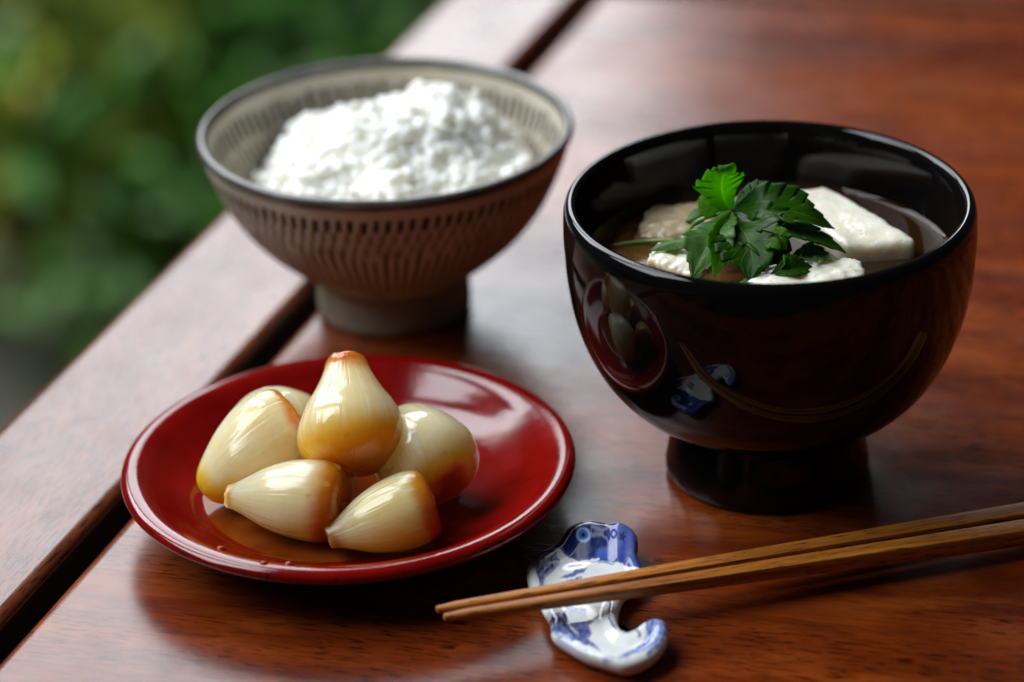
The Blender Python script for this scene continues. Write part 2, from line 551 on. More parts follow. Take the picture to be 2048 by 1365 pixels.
zt = 0.0730
tofu("large smooth white tofu block against the bowl's far right wall",
     [at(1556, 381, zt), at(1690, 492, zt), at(1842, 478, zt), at(1650, 368, zt)], zt, 0.052, M_TOFU, 0.0006, 1)
zt = 0.0742
tofu("crumbly white tofu piece just inside the near bowl rim",
     [at(1440, 592, zt), at(1750, 580, zt), at(1722, 512, zt), at(1560, 520, zt)], zt, 0.052, M_TOFU, 0.0012, 2, 0.0008)
zt = 0.0712
tofu("small ragged tofu scrap beside the leaves, nearest the rim's left",
     [at(1296, 520, zt), at(1385, 550, zt), at(1420, 500, zt), at(1312, 480, zt)], zt, 0.060, M_TOFU, 0.0015, 3)
zt = 0.0680
tofu("broth-stained tofu piece half sunk behind the leaves at the bowl's left",
     [at(1262, 472, zt), at(1440, 482, zt), at(1440, 402, zt), at(1300, 405, zt)], zt, 0.050, M_TOFU_W, 0.0012, 4, 0.0012)


# ------------------------------------------------------------------ leaf sprig
def leaf_material(name, c0, c1, vein, trans):
    k = NT(name)
    uv = k.uv()
    sep = k.new("ShaderNodeSeparateXYZ"); k.l.new(uv, sep.inputs[0])
    s, t = sep.outputs[0], sep.outputs[1]
    at_ = k.math('ABSOLUTE', t)
    mid = k.map(at_, 0.0, 0.05, 1.0, 0.0)
    ph = k.math('SUBTRACT', k.math('MULTIPLY', s, 9.0), k.math('MULTIPLY', at_, 2.6))
    fr = k.math('ABSOLUTE', k.math('SUBTRACT', k.math('FRACT', ph), 0.5))
    sv = k.map(fr, 0.43, 0.5, 0.0, 1.0)
    vm = k.math('MAXIMUM', mid, k.math('MULTIPLY', sv, 0.55))
    n = k.noise(k.coord("Object"), 90, 4)
    c = k.mix(k.map(n, 0.3, 0.7), c0, c1)
    c = k.mix(k.math('MULTIPLY', vm, 0.75), c, vein)
    k.set(Base_Color=c, Roughness=0.34, Specular_IOR_Level=0.16)
    hgt = k.math('ADD', k.math('MULTIPLY', vm, -1.0), k.noise(k.coord("Object"), 260, 3))
    k.l.new(k.bump(hgt, 0.00025, 0.35), k.p.inputs["Normal"])
    tr = k.new("ShaderNodeBsdfTranslucent"); k.l.new(k.mix(1.0, c, (1.0, 1.0, 0.35), 'MULTIPLY'), tr.inputs[0])
    bright = k.mix(1.0, c, (2.4, 2.6, 0.9), 'MULTIPLY'); k.l.new(bright, tr.inputs[0])
    mx = k.new("ShaderNodeMixShader"); mx.inputs[0].default_value = trans
    k.l.new(k.p.outputs[0], mx.inputs[1]); k.l.new(tr.outputs[0], mx.inputs[2]); k.l.new(mx.outputs[0], k.out.inputs[0])
    return k.m


M_LEAF = leaf_material("leaf_green", (0.012, 0.060, 0.001), (0.026, 0.100, 0.002), (0.09, 0.20, 0.012), 0.42)
M_LEAFB = leaf_material("leaf_bright_green", (0.075, 0.19, 0.006), (0.115, 0.26, 0.010), (0.24, 0.40, 0.03), 0.70)
M_LEAFP = leaf_material("leaf_pale_underside", (0.06, 0.15, 0.03), (0.10, 0.20, 0.055), (0.20, 0.32, 0.10), 0.30)
k = NT("sprig_stem"); k.set(Base_Color=(0.13, 0.26, 0.04), Roughness=0.3, Subsurface_Weight=0.3, Subsurface_Scale=0.001); M_STEM = k.m

SPR = at(1464, 424, 0.0800)
sprig = empty("leaf_sprig", SPR)
tag(sprig, "fresh green serrated herb sprig heaped on the tofu soup", "herb")


def leaflet(pts, side, W, mat, fold=0.25, teeth=9, shape=(0.12, 0.42, 1.0), skew=0.0, wave=0.0, seed=0, ns=54, nt=14, curl=0.0):
    """pts: world points base..tip; side: direction across the blade"""
    cv = spline(pts, ns + 1)
    side = Vector(side).normalized()
    V, F, UV = [], [], []
    for i, p in enumerate(cv):
        s = i / ns
        tg = (cv[min(i + 1, ns)] - cv[max(i - 1, 0)]).normalized()
        sd = (side - tg * side.dot(tg)).normalized(); nm = tg.cross(sd)
        b = shape[1]
        prof = (s / b) ** 0.75 if s < b else max(1 - ((s - b) / (1 - b)) ** 1.55, 0)
        prof = max(prof, 0.03 if s < 0.98 else 0.0)
        saw = (s * teeth) % 1.0
        w = W * prof * (1 + 0.17 * (saw - 0.5) * (1 if s > 0.12 else 0) + 0.07 * sin(s * teeth * 1.0 * pi * 0.66 + seed))
        for j in range(nt + 1):
            t = -1 + 2 * j / nt
            e = abs(t)
            off = sd * (w * t * (1 + skew * t)) + nm * (fold * w * e - curl * w * e * e)
            off += nm * (0.35 * wave * W * fbm((s * 3.1 + seed * 5.3, t * 1.7, seed), 3))
            off -= tg * (0.0)
            V.append(p + off - SPR + tg * (w * 0.18 * e * (saw)))
            UV.append((s, t))
    for i in range(ns):
        for j in range(nt):
            a = i * (nt + 1) + j
            F.append((a, a + 1, a + nt + 2, a + nt + 1))
    o = mesh_obj("leaflet", V, F, mat, sprig)
    ul = o.data.uv_layers.new(name="UVMap")
    for lp in o.data.loops: ul.data[lp.index].uv = UV[lp.vertex_index]
    md = o.modifiers.new("thickness", 'SOLIDIFY'); md.thickness = 0.00018
    return o


def P(px, py, z): return at(px, py, z)


X = Vector((1, 0, 0))
# upright, backlit leaflet
leaflet([P(1464, 424, .0800), P(1447, 395, .0845), P(1444, 362, .0905), P(1452, 338, .0945), P(1436, 330, .0950)], (1, .15, .1), .0070, M_LEAFB, 0.30, 7, (0, .42, 1), 0.0, .10, 1)
leaflet([P(1464, 424, .0800), P(1430, 412, .0815), P(1402, 400, .0825), P(1394, 402, .0815)], (.3, .6, .7), .0042, M_LEAFB, 0.2, 6, (0, .5, 1), 0, .1, 2)
# big right-hand leaflet in three lobes
leaflet([P(1466, 422, .0800), P(1530, 410, .0845), P(1605, 430, .0830), P(1668, 458, .0785)], (-.12, 1, .28), .0088, M_LEAF, 0.22, 9, (0, .45, 1), 0, .14, 3)
leaflet([P(1466, 424, .0800), P(1540, 445, .0825), P(1620, 475, .0790), P(1692, 506, .0745)], (-.25, 1, .1), .0092, M_LEAF, 0.18, 9, (0, .55, 1), 0, .14, 4)
leaflet([P(1468, 415, .0805), P(1500, 395, .0830), P(1535, 380, .0850), P(1552, 378, .0850)], (-.3, 1, .2), .0045, M_LEAF, 0.3, 6, (0, .5, 1), 0, .1, 5)
# front leaflets hanging down to the broth
leaflet([P(1464, 426, .0800), P(1490, 470, .0810), P(1505, 520, .0775), P(1500, 562, .0735)], (1, -.1, .22), .0108, M_LEAF, 0.20, 9, (0, .55, 1), 0, .16, 6)
leaflet([P(1466, 428, .0798), P(1530, 480, .0800), P(1562, 515, .0765), P(1585, 535, .0740)], (.7, .7, .25), .0085, M_LEAF, 0.22, 8, (0, .5, 1), 0, .16, 7)
leaflet([P(1462, 426, .0800), P(1430, 470, .0800), P(1402, 515, .0765), P(1384, 556, .0725)], (.9, .3, .2), .0078, M_LEAFP, 0.25, 9, (0, .55, 1), 0, .22, 8)
leaflet([P(1462, 426, .0800), P(1446, 475, .0795), P(1436, 520, .0765), P(1428, 556, .0730)], (1, .1, -.2), .0045, M_LEAFB, 0.55, 8, (0, .6, 1), 0, .15, 9)
# folded pale tips and flat pieces lying on the tofu
leaflet([P(1418, 424, .0785), P(1395, 434, .0775), P(1370, 444, .0760)], (.2, .6, .9), .0030, M_LEAFP, 0.5, 6, (0, .5, 1), 0, .1, 10)
leaflet([P(1400, 480, .0745), P(1350, 484, .0735), P(1296, 502, .0725)], (0, 1, .1), .0034, M_LEAFP, 0.3, 7, (0, .4, 1), 0, .12, 11)
leaflet([P(1528, 470, .0815), P(1556, 482, .0822), P(1574, 500, .0800)], (.5, .6, .5), .0040, M_LEAFB, 0.3, 6, (0, .5, 1), 0, .12, 12)
leaflet([P(1582, 520, .0762), P(1625, 512, .0762), P(1662, 522, .0752)], (0, 1, .12), .0052, M_LEAFP, 0.2, 7, (0, .5, 1), 0, .18, 13)
leaflet([P(1570, 556, .0745), P(1525, 560, .0742), P(1475, 572, .0738)], (0, 1, .1), .0050, M_LEAFP, 0.2, 7, (0, .45, 1), 0, .14, 14)
leaflet([P(1548, 545, .0748), P(1572, 530, .0765), P(1592, 512, .0785)], (.8, .4, .4), .0030, M_LEAFB, 0.5, 6, (0, .5, 1), 0, .12, 15)
leaflet([P(1540, 552, .0745), P(1580, 540, .0760), P(1625, 535, .0750)], (0, .9, .35), .0040, M_LEAF, 0.4, 6, (0, .5, 1), 0, .14, 16)
leaflet([P(1470, 418, .0800), P(1480, 396, .0815), P(1490, 385, .0820)], (1, .2, .2), .0030, M_LEAFP, 0.3, 5, (0, .5, 1), 0, .1, 17)


def tube(name, pts, r0, r1, mat, parent, origin, n=24, seg=10):
    cv = spline(pts, n); V, F = [], []
    for i, p in enumerate(cv):
        tg = (cv[min(i + 1, n - 1)] - cv[max(i - 1, 0)]).normalized()
        a = tg.cross(Vector((0.1, 0.2, 1))).normalized(); b = tg.cross(a)
        r = r0 + (r1 - r0) * i / (n - 1)
        for m in range(seg): V.append(p - origin + (a * cos(2 * pi * m / seg) + b * sin(2 * pi * m / seg)) * r)
    for i in range(n - 1):
        for m in range(seg): F.append((i * seg + m, i * seg + (m + 1) % seg, (i + 1) * seg + (m + 1) % seg, (i + 1) * seg + m))
    F.append(tuple(range(seg - 1, -1, -1))); F.append(tuple((n - 1) * seg + m for m in range(seg)))
    return mesh_obj(name, V, F, mat, parent)


tube("stem", [P(1464, 424, .0800), P(1440, 440, .0785), P(1405, 462, .0750), P(1370, 480, .0720)], .0011, .0014, M_STEM, sprig, SPR)
tube("stem", [P(1464, 424, .0800), P(1432, 430, .0790), P(1392, 445, .0760), P(1374, 470, .0725)], .0007, .0006, M_STEM, sprig, SPR)
tube("stem", [P(1360, 482, .0712), P(1310, 482, .0686), P(1255, 487, .0676), P(1215, 494, .0664)], .0006, .0005, M_STEM, sprig, SPR)

# ------------------------------------------------------------------ rice bowl
RB = Vector((-0.0385, 0.0299, 0))
rice_bowl = empty("rice_bowl", RB)
tag(rice_bowl, "grey-beige ceramic rice bowl with carved chatter marks, standing behind the plate", "bowl")
k = NT("chattered_stoneware")
co = k.coord("Object")
g = k.attr("groove")
sp = k.noise(co, 500, 3, 0.7); bl = k.noise(co, 45, 4)
c = k.mix(k.map(bl, .3, .7), (0.52, 0.46, 0.35), (0.62, 0.57, 0.46))
c = k.mix(k.map(sp, 0.62, 0.72, 0, 0.5), c, (0.16, 0.12, 0.08))
c = k.mix(g, c, (0.030, 0.022, 0.012))
k.set(Base_Color=c, Roughness=k.math('ADD', 0.33, k.math('MULTIPLY', g, 0.25)), IOR=1.45)
k.l.new(k.bump(sp, 0.0002, 0.3), k.p.inputs["Normal"])
M_STONE = k.m
k = NT("iron_rim_glaze")
k.set(Base_Color=k.mix(k.map(k.noise(k.coord(), 90, 4), .35, .65), (0.075, 0.068, 0.060), (0.13, 0.12, 0.105)), Roughness=0.22); M_IRON = k.m
SEG = 720
ro = [(0.0258, 0.0140), (0.0300, 0.0172), (0.0352, 0.0212), (0.0445, 0.0300), (0.0522, 0.0410), (0.0575, 0.0530), (0.0596, 0.0600), (0.0602, 0.0622)]
ri = [(0.0580, 0.0622), (0.0573, 0.0600), (0.0552, 0.0535), (0.0500, 0.0430), (0.0420, 0.0330), (0.0300, 0.0245), (0.0150, 0.0200), (0.0006, 0.0190)]
po = [(p[0], p[1]) for p in spline([(r, z, 0) for r, z in ro], 130)]
pi_ = [(p[0], p[1]) for p in spline([(r, z, 0) for r, z in ri], 110)]
NM = 96
rows_o = [(0.0572, 0.0512, 1.0, .34), (0.0520, 0.0465, 0.62, .30), (0.0475, 0.0418, 0.58, .28), (0.0440, 0.0165, 0.90, .27)]
rows_i = [(0.0575, 0.0490, 1.0, .36), (0.0490, 0.0425, 0.65, .32), (0.0430, 0.034, 0.6, .30)]


def mark(th, z, rows, n):
    best = 0.0
    for i, (z1, z0, dp, hw) in enumerate(rows):
        t = (z1 - z) / (z1 - z0)
        if t < -0.05 or t > 1.05: continue
        u = th / (2 * pi) * n + (0.5 if i % 2 else 0) + 0.22 * (t - 0.5) + 0.20 * noise.noise(Vector((cos(th) * 9, sin(th) * 7, i * 3.1)))
        cell = math.floor(u); fr = abs(u - cell - 0.5)
        jit = 0.20 * noise.noise(Vector((cell * 1.37, i * 9.1, 0.5)))
        e = sstep(-0.03 + jit, 0.14 + jit, t) * (1 - sstep(0.78 + jit, 1.02 + jit, t))
        m = dp * e * (1 - sstep(hw * 0.55, hw, fr))
        best = max(best, m)
    return best


V, F, G = [], [], []
full = [(r, z, 'o') for r, z in po] + [(r, z, 'i') for r, z in pi_]
for idx, (r, z, sd) in enumerate(full):
    for q in range(SEG):
        th = 2 * pi * q / SEG
        m = mark(th, z, rows_o if sd == 'o' else rows_i, NM) if (sd == 'o' or z > 0.034) else 0.0
        rr = r - 0.00042 * m if sd == 'o' else r + 0.0003 * m
        V.append((rr * cos(th), rr * sin(th), z)); G.append(min(m, 1.0))
for i in range(len(full) - 1):
    for q in range(SEG):
        q2 = (q + 1) % SEG
        F.append((i * SEG + q, i * SEG + q2, (i + 1) * SEG + q2, (i + 1) * SEG + q))
body = mesh_obj("body", V, F, M_STONE, rice_bowl)
float_attr(body, "groove", G)
rim = [(0.0596, 0.0606), (0.0606, 0.0618), (0.0608, 0.0632), (0.0602, 0.0643), (0.0590, 0.0645), (0.0580, 0.0638), (0.0576, 0.0626), (0.0578, 0.0612)]
V, F = lathe([(p[0], p[1]) for p in spline([(r, z, 0) for r, z in rim], 28)], 256, False, False)
mesh_obj("rim", V, F, M_IRON, rice_bowl)
k = NT("bare_foot_clay")
k.set(Base_Color=k.mix(k.map(k.noise(k.coord(), 120, 5), .3, .7), (0.24, 0.215, 0.15), (0.33, 0.30, 0.22)), Roughness=0.5); M_FOOT = k.m
ft = [(0.0215, 0.0022), (0.0235, 0.0003), (0.0250, 0.0005), (0.0255, 0.0030), (0.0253, 0.0080), (0.0250, 0.0120), (0.0258, 0.0142), (0.0180, 0.0146)]
V, F = lathe([(p[0], p[1]) for p in spline([(r, z, 0) for r, z in ft], 50)], 160)
mesh_obj("foot_ring", V, F, M_FOOT, rice_bowl)

# ------------------------------------------------------------------ steamed rice
k = NT("steamed_rice")
k.set(Base_Color=(0.94, 0.92, 0.85), Roughness=0.3, Subsurface_Weight=1.0, Subsurface_Radius=(1.0, 0.92, 0.75), Subsurface_Scale=0.005); M_RICE = k.m


_rc = random.Random(21)
CLUMPS = [(_rc.uniform(-0.040, 0.042), _rc.uniform(-0.040, 0.036), _rc.uniform(0.0045, 0.0085), _rc.uniform(0.0012, 0.0032)) for _ in range(70)]


def rice_h(x, y):
    """height of the heap over bowl-centred x, y"""
    def b(cx, cy, rx, ry, h, pw=1.0):
        return h * exp(-(((x - cx) / rx) ** 2 + ((y - cy) / ry) ** 2) ** pw)
    h = 0.0500 - 0.011 * sstep(-0.026, -0.042, x) + b(0.0100, 0.006, 0.027, 0.026, 0.0142, 2.8) + b(-0.022, -0.004, 0.014, 0.022, 0.0065, 2.0) + b(0.006, -0.026, 0.034, 0.016, 0.0060, 1.5)
    h += 0.0022 * fbm((x * 60, y * 60, 1.3), 2)
    top = 0.0
    for cx, cy, r, hh in CLUMPS:
        d = ((x - cx) ** 2 + (y - cy) ** 2) / (r * r)
        if d < 1: top = max(top, hh * sqrt(1 - d))
    return h + top


V, F = [], []
# solid heap under the grains
n, R = 64, 0.0448
for i in range(n + 1):
    rr = R * i / n
    for q in range(96):
        a = 2 * pi * q / 96; x, y = rr * cos(a), rr * sin(a)
        V.append((x, y, min(rice_h(x, y) - 0.0012, 1) if i < n else 0.036))
for i in range(n):
    for q in range(96):
        q2 = (q + 1) % 96
        F.append((i * 96 + q, (i + 1) * 96 + q, (i + 1) * 96 + q2, i * 96 + q2))
F.append(tuple(n * 96 + q for q in range(95, -1, -1)))
gb = bmesh.new(); bmesh.ops.create_icosphere(gb, subdivisions=2, radius=1.0)
gv = [v.co.copy() for v in gb.verts]; gf = [tuple(v.index for v in f.verts) for f in gb.faces]; gb.free()
rnd = random.Random(5)
for i in range(1700):
    rr = R * sqrt(rnd.random()); a = rnd.random() * 2 * pi
    x, y = rr * cos(a), rr * sin(a)
    z = rice_h(x, y); e = 0.0012
    nx = Vector((-(rice_h(x + e, y) - z) / e, -(rice_h(x, y + e) - z) / e, 1)).normalized()
    d = Vector((rnd.gauss(0, 1), rnd.gauss(0, 1), rnd.gauss(0, 1))); d = (d - nx * d.dot(nx) * 0.55).normalized()
    s = d.orthogonal().normalized(); u = d.cross(s)
    L = 0.0040 * rnd.uniform(.85, 1.15); W = 0.00185 * rnd.uniform(.85, 1.12)
    P0 = Vector((x, y, z)) + nx * rnd.uniform(-0.0006, 0.0016)
    if rnd.random() < 0.10: P0 += nx * 0.0020
    b = len(V)
    for v in gv: V.append(P0 + d * (v.x * L) + s * (v.y * W) + u * (v.z * W))
    F += [(p + b, q + b, r + b) for p, q, r in gf]
rice = mesh_obj("steamed_rice", V, F, M_RICE, None, loc=RB)
md = rice.modifiers.new("fuse", 'REMESH'); md.mode = 'VOXEL'; md.voxel_size = 0.00038; md.use_smooth_shade = True
tag(rice, "heap of white steamed rice grains in the grey-beige bowl", "rice", kind="stuff")

# ------------------------------------------------------------------ red plate
ZP = 0.018
PC = at(697, 916, ZP); PC = Vector((PC.x, PC.y, 0))
plate = empty("red_plate", PC)
tag(plate, "shallow red lacquer plate with thick rounded rim holding the simmered onions", "plate")
k = NT("red_lacquer")
co = k.coord("Object")
n1 = k.noise(co, 55, 5, 0.6); n2 = k.noise(co, 700, 3, 0.7)
c = k.mix(k.map(n1, .3, .7), (0.165, 0.0018, 0.0010), (0.235, 0.0030, 0.0014))
edge = k.attr("edge")
chip = k.map(k.noise(co, 210, 5, 0.7), 0.59, 0.63)
c = k.mix(k.math('MULTIPLY', edge, chip), c, (0.012, 0.006, 0.006))
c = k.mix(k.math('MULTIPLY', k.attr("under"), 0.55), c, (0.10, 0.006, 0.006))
k.set(Base_Color=c, Roughness=k.map(n1, .3, .7, 0.10, 0.15), IOR=1.5)
k.l.new(k.bump(n2, 0.00006, 0.25, k.bump(n1, 0.0006, 0.2)), k.p.inputs["Normal"])
M_RED = k.m
pp = [(0.0006, 0.0072), (0.018, 0.0071), (0.034, 0.0074), (0.042, 0.0086), (0.0490, 0.0115), (0.0545, 0.0150), (0.0575, 0.0171), (0.0602, 0.0184), (0.0627, 0.0187), (0.0645, 0.0181), (0.0653, 0.0170), (0.0649, 0.0157),
      (0.0632, 0.0145), (0.0585, 0.0126), (0.0510, 0.0096), (0.0430, 0.0064), (0.0385, 0.0040), (0.0372, 0.0018), (0.0362, 0.0002), (0.0345, 0.0002), (0.0335, 0.0020), (0.0325, 0.0032), (0.0006, 0.0034)]
prof = [(p[0], p[1]) for p in spline([(r, z, 0) for r, z in pp], 150)]
V, F = lathe(prof, 192)
F = [tuple(reversed(f)) for f in F]
o = mesh_obj("body", V, F, M_RED, plate)
ev, uv_ = [], []
irim = max(range(len(prof)), key=lambda i: prof[i][0])
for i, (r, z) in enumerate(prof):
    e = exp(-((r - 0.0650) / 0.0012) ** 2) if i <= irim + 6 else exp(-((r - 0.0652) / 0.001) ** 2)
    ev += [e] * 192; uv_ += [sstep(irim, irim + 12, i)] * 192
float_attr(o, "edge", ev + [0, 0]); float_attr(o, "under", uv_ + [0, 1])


def plate_z(x, y):
    r = hypot(x - PC.x, y - PC.y)
    for (r0, z0), (r1, z1) in zip(pp, pp[1:]):
        if r0 <= r <= r1: return z0 + (z1 - z0) * (r - r0) / (r1 - r0)
    return 0.018


# sauce pooled in the plate
k = NT("soy_sauce_film")
co = k.coord("Object")
k.set(Base_Color=k.mix(k.map(k.noise(co, 70, 4), .3, .7), (0.20, 0.035, 0.004), (0.36, 0.085, 0.010)), Roughness=0.05, IOR=1.36)
k.put(k.p.inputs["Alpha"], 0.62)
M_SAUCE = k.m
V, F = [], []
sg, nr = 96, 14
for i in range(nr + 1):
    for q in range(sg):
        a = 2 * pi * q / sg
        R0 = 0.0385 * (1 + 0.05 * fbm((cos(a) * 1.4, sin(a) * 1.4, 4.2), 3))
        r = R0 * i / nr
        z = 0.0089 - 0.0003 * (i / nr) ** 8
        if i == nr: z = plate_z(PC.x - 0.0075 + r * cos(a), PC.y - 0.0045 + r * sin(a)) - 0.0001
        V.append((r * cos(a), r * sin(a), max(z, 0.0)))
for i in range(nr):
    for q in range(sg):
        F.append((i * sg + q, (i + 1) * sg + q, (i + 1) * sg + (q + 1) % sg, i * sg + (q + 1) % sg))
SOFF = Vector((-0.0075, -0.0045, 0))
sauce = mesh_obj("soy_sauce_pool", V, F, M_SAUCE, None, loc=PC + SOFF)
tag(sauce, "thin pool of amber soy sauce around the onions on the red plate", "sauce")


# ------------------------------------------------------------------ onions
def onion_material(name, root, tip, root_col, tip_col, side=0.0, base=(0.94, 0.70, 0.45), seed=0.0):
    """root / tip: how far browning reaches (in length fractions)"""
    k = NT(name)
    uv = k.uv(); co = k.coord("Object")
    sep = k.new("ShaderNodeSeparateXYZ"); k.l.new(uv, sep.inputs[0])
    a, s = sep.outputs[0], sep.outputs[1]
    # veins run along the length
    va = k.new("ShaderNodeCombineXYZ"); k.l.new(k.math('MULTIPLY', a, 40.0), va.inputs[0]); k.l.new(k.math('MULTIPLY', s, 1.1), va.inputs[1]); va.inputs[2].default_value = seed
    vein = k.noise(va.outputs[0], 1.0, 3, 0.55)
    vm = k.map(vein, 0.56, 0.64)
    blot = k.noise(co, 70.0, 4, 0.6)
    c = k.mix(k.map(blot, 0.3, 0.7), base, (base[0] * 0.93, base[1] * 0.86, base[2] * 0.70))
    c = k.mix(k.math('MULTIPLY', vm, 0.5), c, (0.94, 0.83, 0.62))
    amb = k.map(k.noise(k.mapping(co, (1, 1, 1), (seed * 3, 0, 0)), 42.0, 4, 0.6), 0.52, 0.74, 0.0, 0.30)
    c = k.mix(amb, c, (0.85, 0.58, 0.17))
    ph = k.math('SINE', k.math('ADD', k.math('MULTIPLY', a, 2 * pi * 22.0), k.math('MULTIPLY', k.noise(co, 60.0, 2), 7.0)))
    ln = k.math('MULTIPLY', k.map(ph, 0.55, 1.0), k.map(k.noise(co, 90.0, 3), 0.35, 0.65))
    c = k.mix(k.math('MULTIPLY', ln, 0.30), c, (0.66, 0.53, 0.25))
    # browning
    wob = k.math('MULTIPLY', k.math('SUBTRACT', k.noise(co, 48.0, 4, 0.6), 0.5), 0.26)
    sw = k.math('ADD', s, wob)
    rb = k.map(sw, root, root * 0.35, 0.0, 1.0); tb = k.map(sw, 1 - tip, 1 - tip * 0.35, 0.0, 1.0)
    c = k.mix(rb, c, root_col); c = k.mix(tb, c, tip_col)
    dk = k.map(sw, root * 0.38, -0.02, 0.0, 0.85)
    c = k.mix(dk, c, (root_col[0] * 0.45, root_col[1] * 0.26, root_col[2] * 0.25))
    spot = k.map(k.voro(k.mapping(co, (1, 1, 1), (seed, 0, 0)), 130.0), 0.13, 0.22, 0.75, 0.0)
    sgate = k.map(k.noise(co, 110, 2), 0.54, 0.6)
    c = k.mix(k.math('MULTIPLY', spot, sgate), c, (0.66, 0.36, 0.06))
    k.set(Base_Color=c, Roughness=k.map(k.noise(co, 220, 4), .3, .75, 0.06, 0.15), IOR=1.45,
          Subsurface_Weight=1.0, Subsurface_Radius=(1.0, 0.80, 0.48), Subsurface_Scale=0.040)
    k.put(k.p.inputs["Coat Weight"], 0.25); k.put(k.p.inputs["Coat Roughness"], 0.03)
    b = k.bump(vein, 0.0009, 0.34)
    b = k.bump(k.math('MULTIPLY', ln, -1.0), 0.0003, 0.3, b)
    b = k.bump(k.noise(co, 130, 3), 0.0005, 0.12, b)
    k.l.new(b, k.p.inputs["Normal"])
    return k.m


PROF = {
    'pear': [(0.0, 0.0), (0.10, 0.003), (0.22, 0.022), (0.36, 0.085), (0.47, 0.20), (0.50, 0.31), (0.475, 0.43), (0.405, 0.56), (0.32, 0.68), (0.25, 0.79), (0.205, 0.88), (0.185, 0.94), (0.15, 0.985), (0.07, 1.0), (0.0, 0.995)],
    'cone': [(0.0, 0.0), (0.22, 0.004), (0.36, 0.018), (0.435, 0.07), (0.485, 0.17), (0.50, 0.28), (0.49, 0.40), (0.45, 0.53), (0.39, 0.67), (0.315, 0.80), (0.245, 0.90), (0.17, 0.965), (0.09, 0.995), (0.0, 1.0)],
    'cut': [(0.0, 0.0), (0.22, 0.002), (0.36, 0.012), (0.45, 0.060), (0.495, 0.16), (0.50, 0.27), (0.48, 0.41), (0.43, 0.55), (0.355, 0.68), (0.27, 0.79), (0.195, 0.89), (0.155, 0.96), (0.145, 0.99), (0.12, 1.0), (0.05, 0.985), (0.0, 0.982)],
    'round': [(0.0, 0.0), (0.10, 0.004), (0.25, 0.03), (0.40, 0.11), (0.48, 0.24), (0.50, 0.37), (0.485, 0.50), (0.43, 0.64), (0.345, 0.77), (0.25, 0.88), (0.16, 0.955), (0.08, 0.99), (0.0, 1.0)],
}


def onion(label, root, tip, width, prof, mat, seed, spin=0.0, bend=0.0):
    """root, tip: world points of the two ends"""
    ax = tip - root; L = ax.length
    sg, nr = 128, 90
    pr = [(p[0], p[1]) for p in spline([(r, z, 0) for r, z in PROF[prof]], nr)]
    V, F, UV = [], [], []
    for i, (r, z) in enumerate(pr):
        r = max(r, 0.0)
        for q in range(sg):
            a = 2 * pi * q / sg
            n_ = Vector((cos(a), sin(a), 0))
            f = 1 + 0.055 * fbm((cos(a) * .9 + seed * 4, sin(a) * .9, z * 1.6), 2)
            f += 0.008 * noise.noise(Vector((cos(a) * 9 + seed, sin(a) * 9, z * 1.2)))
            # tip folds
            f += 0.035 * sstep(0.6, 1.0, z) * noise.noise(Vector((cos(a) * 3.2 + seed * 2, sin(a) * 3.2, z * 2)))
            x = r * width * f * cos(a) + bend * L * sin(pi * z) * 0.5; y = r * width * f * sin(a)
            zz = z * L + 0.02 * L * fbm((cos(a) * 1.2, sin(a) * 1.2, seed * 3), 2) * (1 if r > 0.01 else 0) * (1 - abs(2 * z - 1) * 0.3)
            V.append((x, y, zz)); UV.append((a / (2 * pi) if q else 0.0, z))
    for i in range(nr - 1):
        for q in range(sg):
            F.append((i * sg + q, i * sg + (q + 1) % sg, (i + 1) * sg + (q + 1) % sg, (i + 1) * sg + q))
    o = mesh_obj("simmered_onion", V, F, mat)
    ul = o.data.uv_layers.new(name="UVMap")
    for p in o.data.polygons:
        wrap = any(UV[v][0] > 0.9 for v in p.vertices)
        for li in p.loop_indices:
            u, v = UV[o.data.loops[li].vertex_index]
            if wrap and u < 0.1: u += 1.0
            ul.data[li].uv = (u, v)
    qz = ax.to_track_quat('Z', 'X')
    o.rotation_mode = 'QUATERNION'; o.rotation_quaternion = qz @ Matrix.Rotation(spin, 3, 'Z').to_quaternion()
    o.location = root
    tag(o, label, "onion", "small simmered onions on the red plate")
    return o


CAR = (0.90, 0.43, 0.022); CARD = (0.55, 0.18, 0.008); TIPB = (0.55, 0.22, 0.03)
O_ = lambda n, **kw: onion_material("onion_" + n, **kw)
onion("pear-shaped onion standing upright on top of the others, caramel-brown bottom",
      at(708, 944, 0.0250), at(690, 712, 0.0475), 0.0310, 'pear', O_("upright", root=0.44, tip=0.24, root_col=CAR, tip_col=(0.36, 0.09, 0.006), seed=1.0), 1.0, 0.4)
onion("large pale onion leaning at the pile's left, its tip pointing down to the rim",
      at(603, 838, 0.0305), at(405, 985, 0.0150), 0.0275, 'cone', O_("leaning", root=0.16, tip=0.22, root_col=CARD, tip_col=CAR, seed=2.0), 2.0, 1.0)
onion("white onion mostly hidden behind the leaning one, farthest back on the plate",
      at(560, 900, 0.0170), at(528, 778, 0.0310), 0.0310, 'round', O_("hidden", root=0.2, tip=0.05, root_col=CAR, tip_col=(0.9, 0.7, 0.42), seed=3.0), 3.0, 2.0)
onion("pale onion lying on the pile's right with its rounded end against bare plate",
      at(885, 985, 0.0165), at(800, 822, 0.0300), 0.0300, 'round', O_("right", root=0.20, tip=0.05, root_col=(0.90, 0.58, 0.17), tip_col=(0.9, 0.7, 0.42), seed=4.0), 4.0, 0.0)
onion("onion lying sideways at front, its cut tip pointing towards the gapped plank",
      at(690, 1004, 0.0205), at(455, 993, 0.0190), 0.0230, 'cut', O_("front", root=0.28, tip=0.14, root_col=CARD, tip_col=TIPB, seed=5.0), 5.0, 0.6)
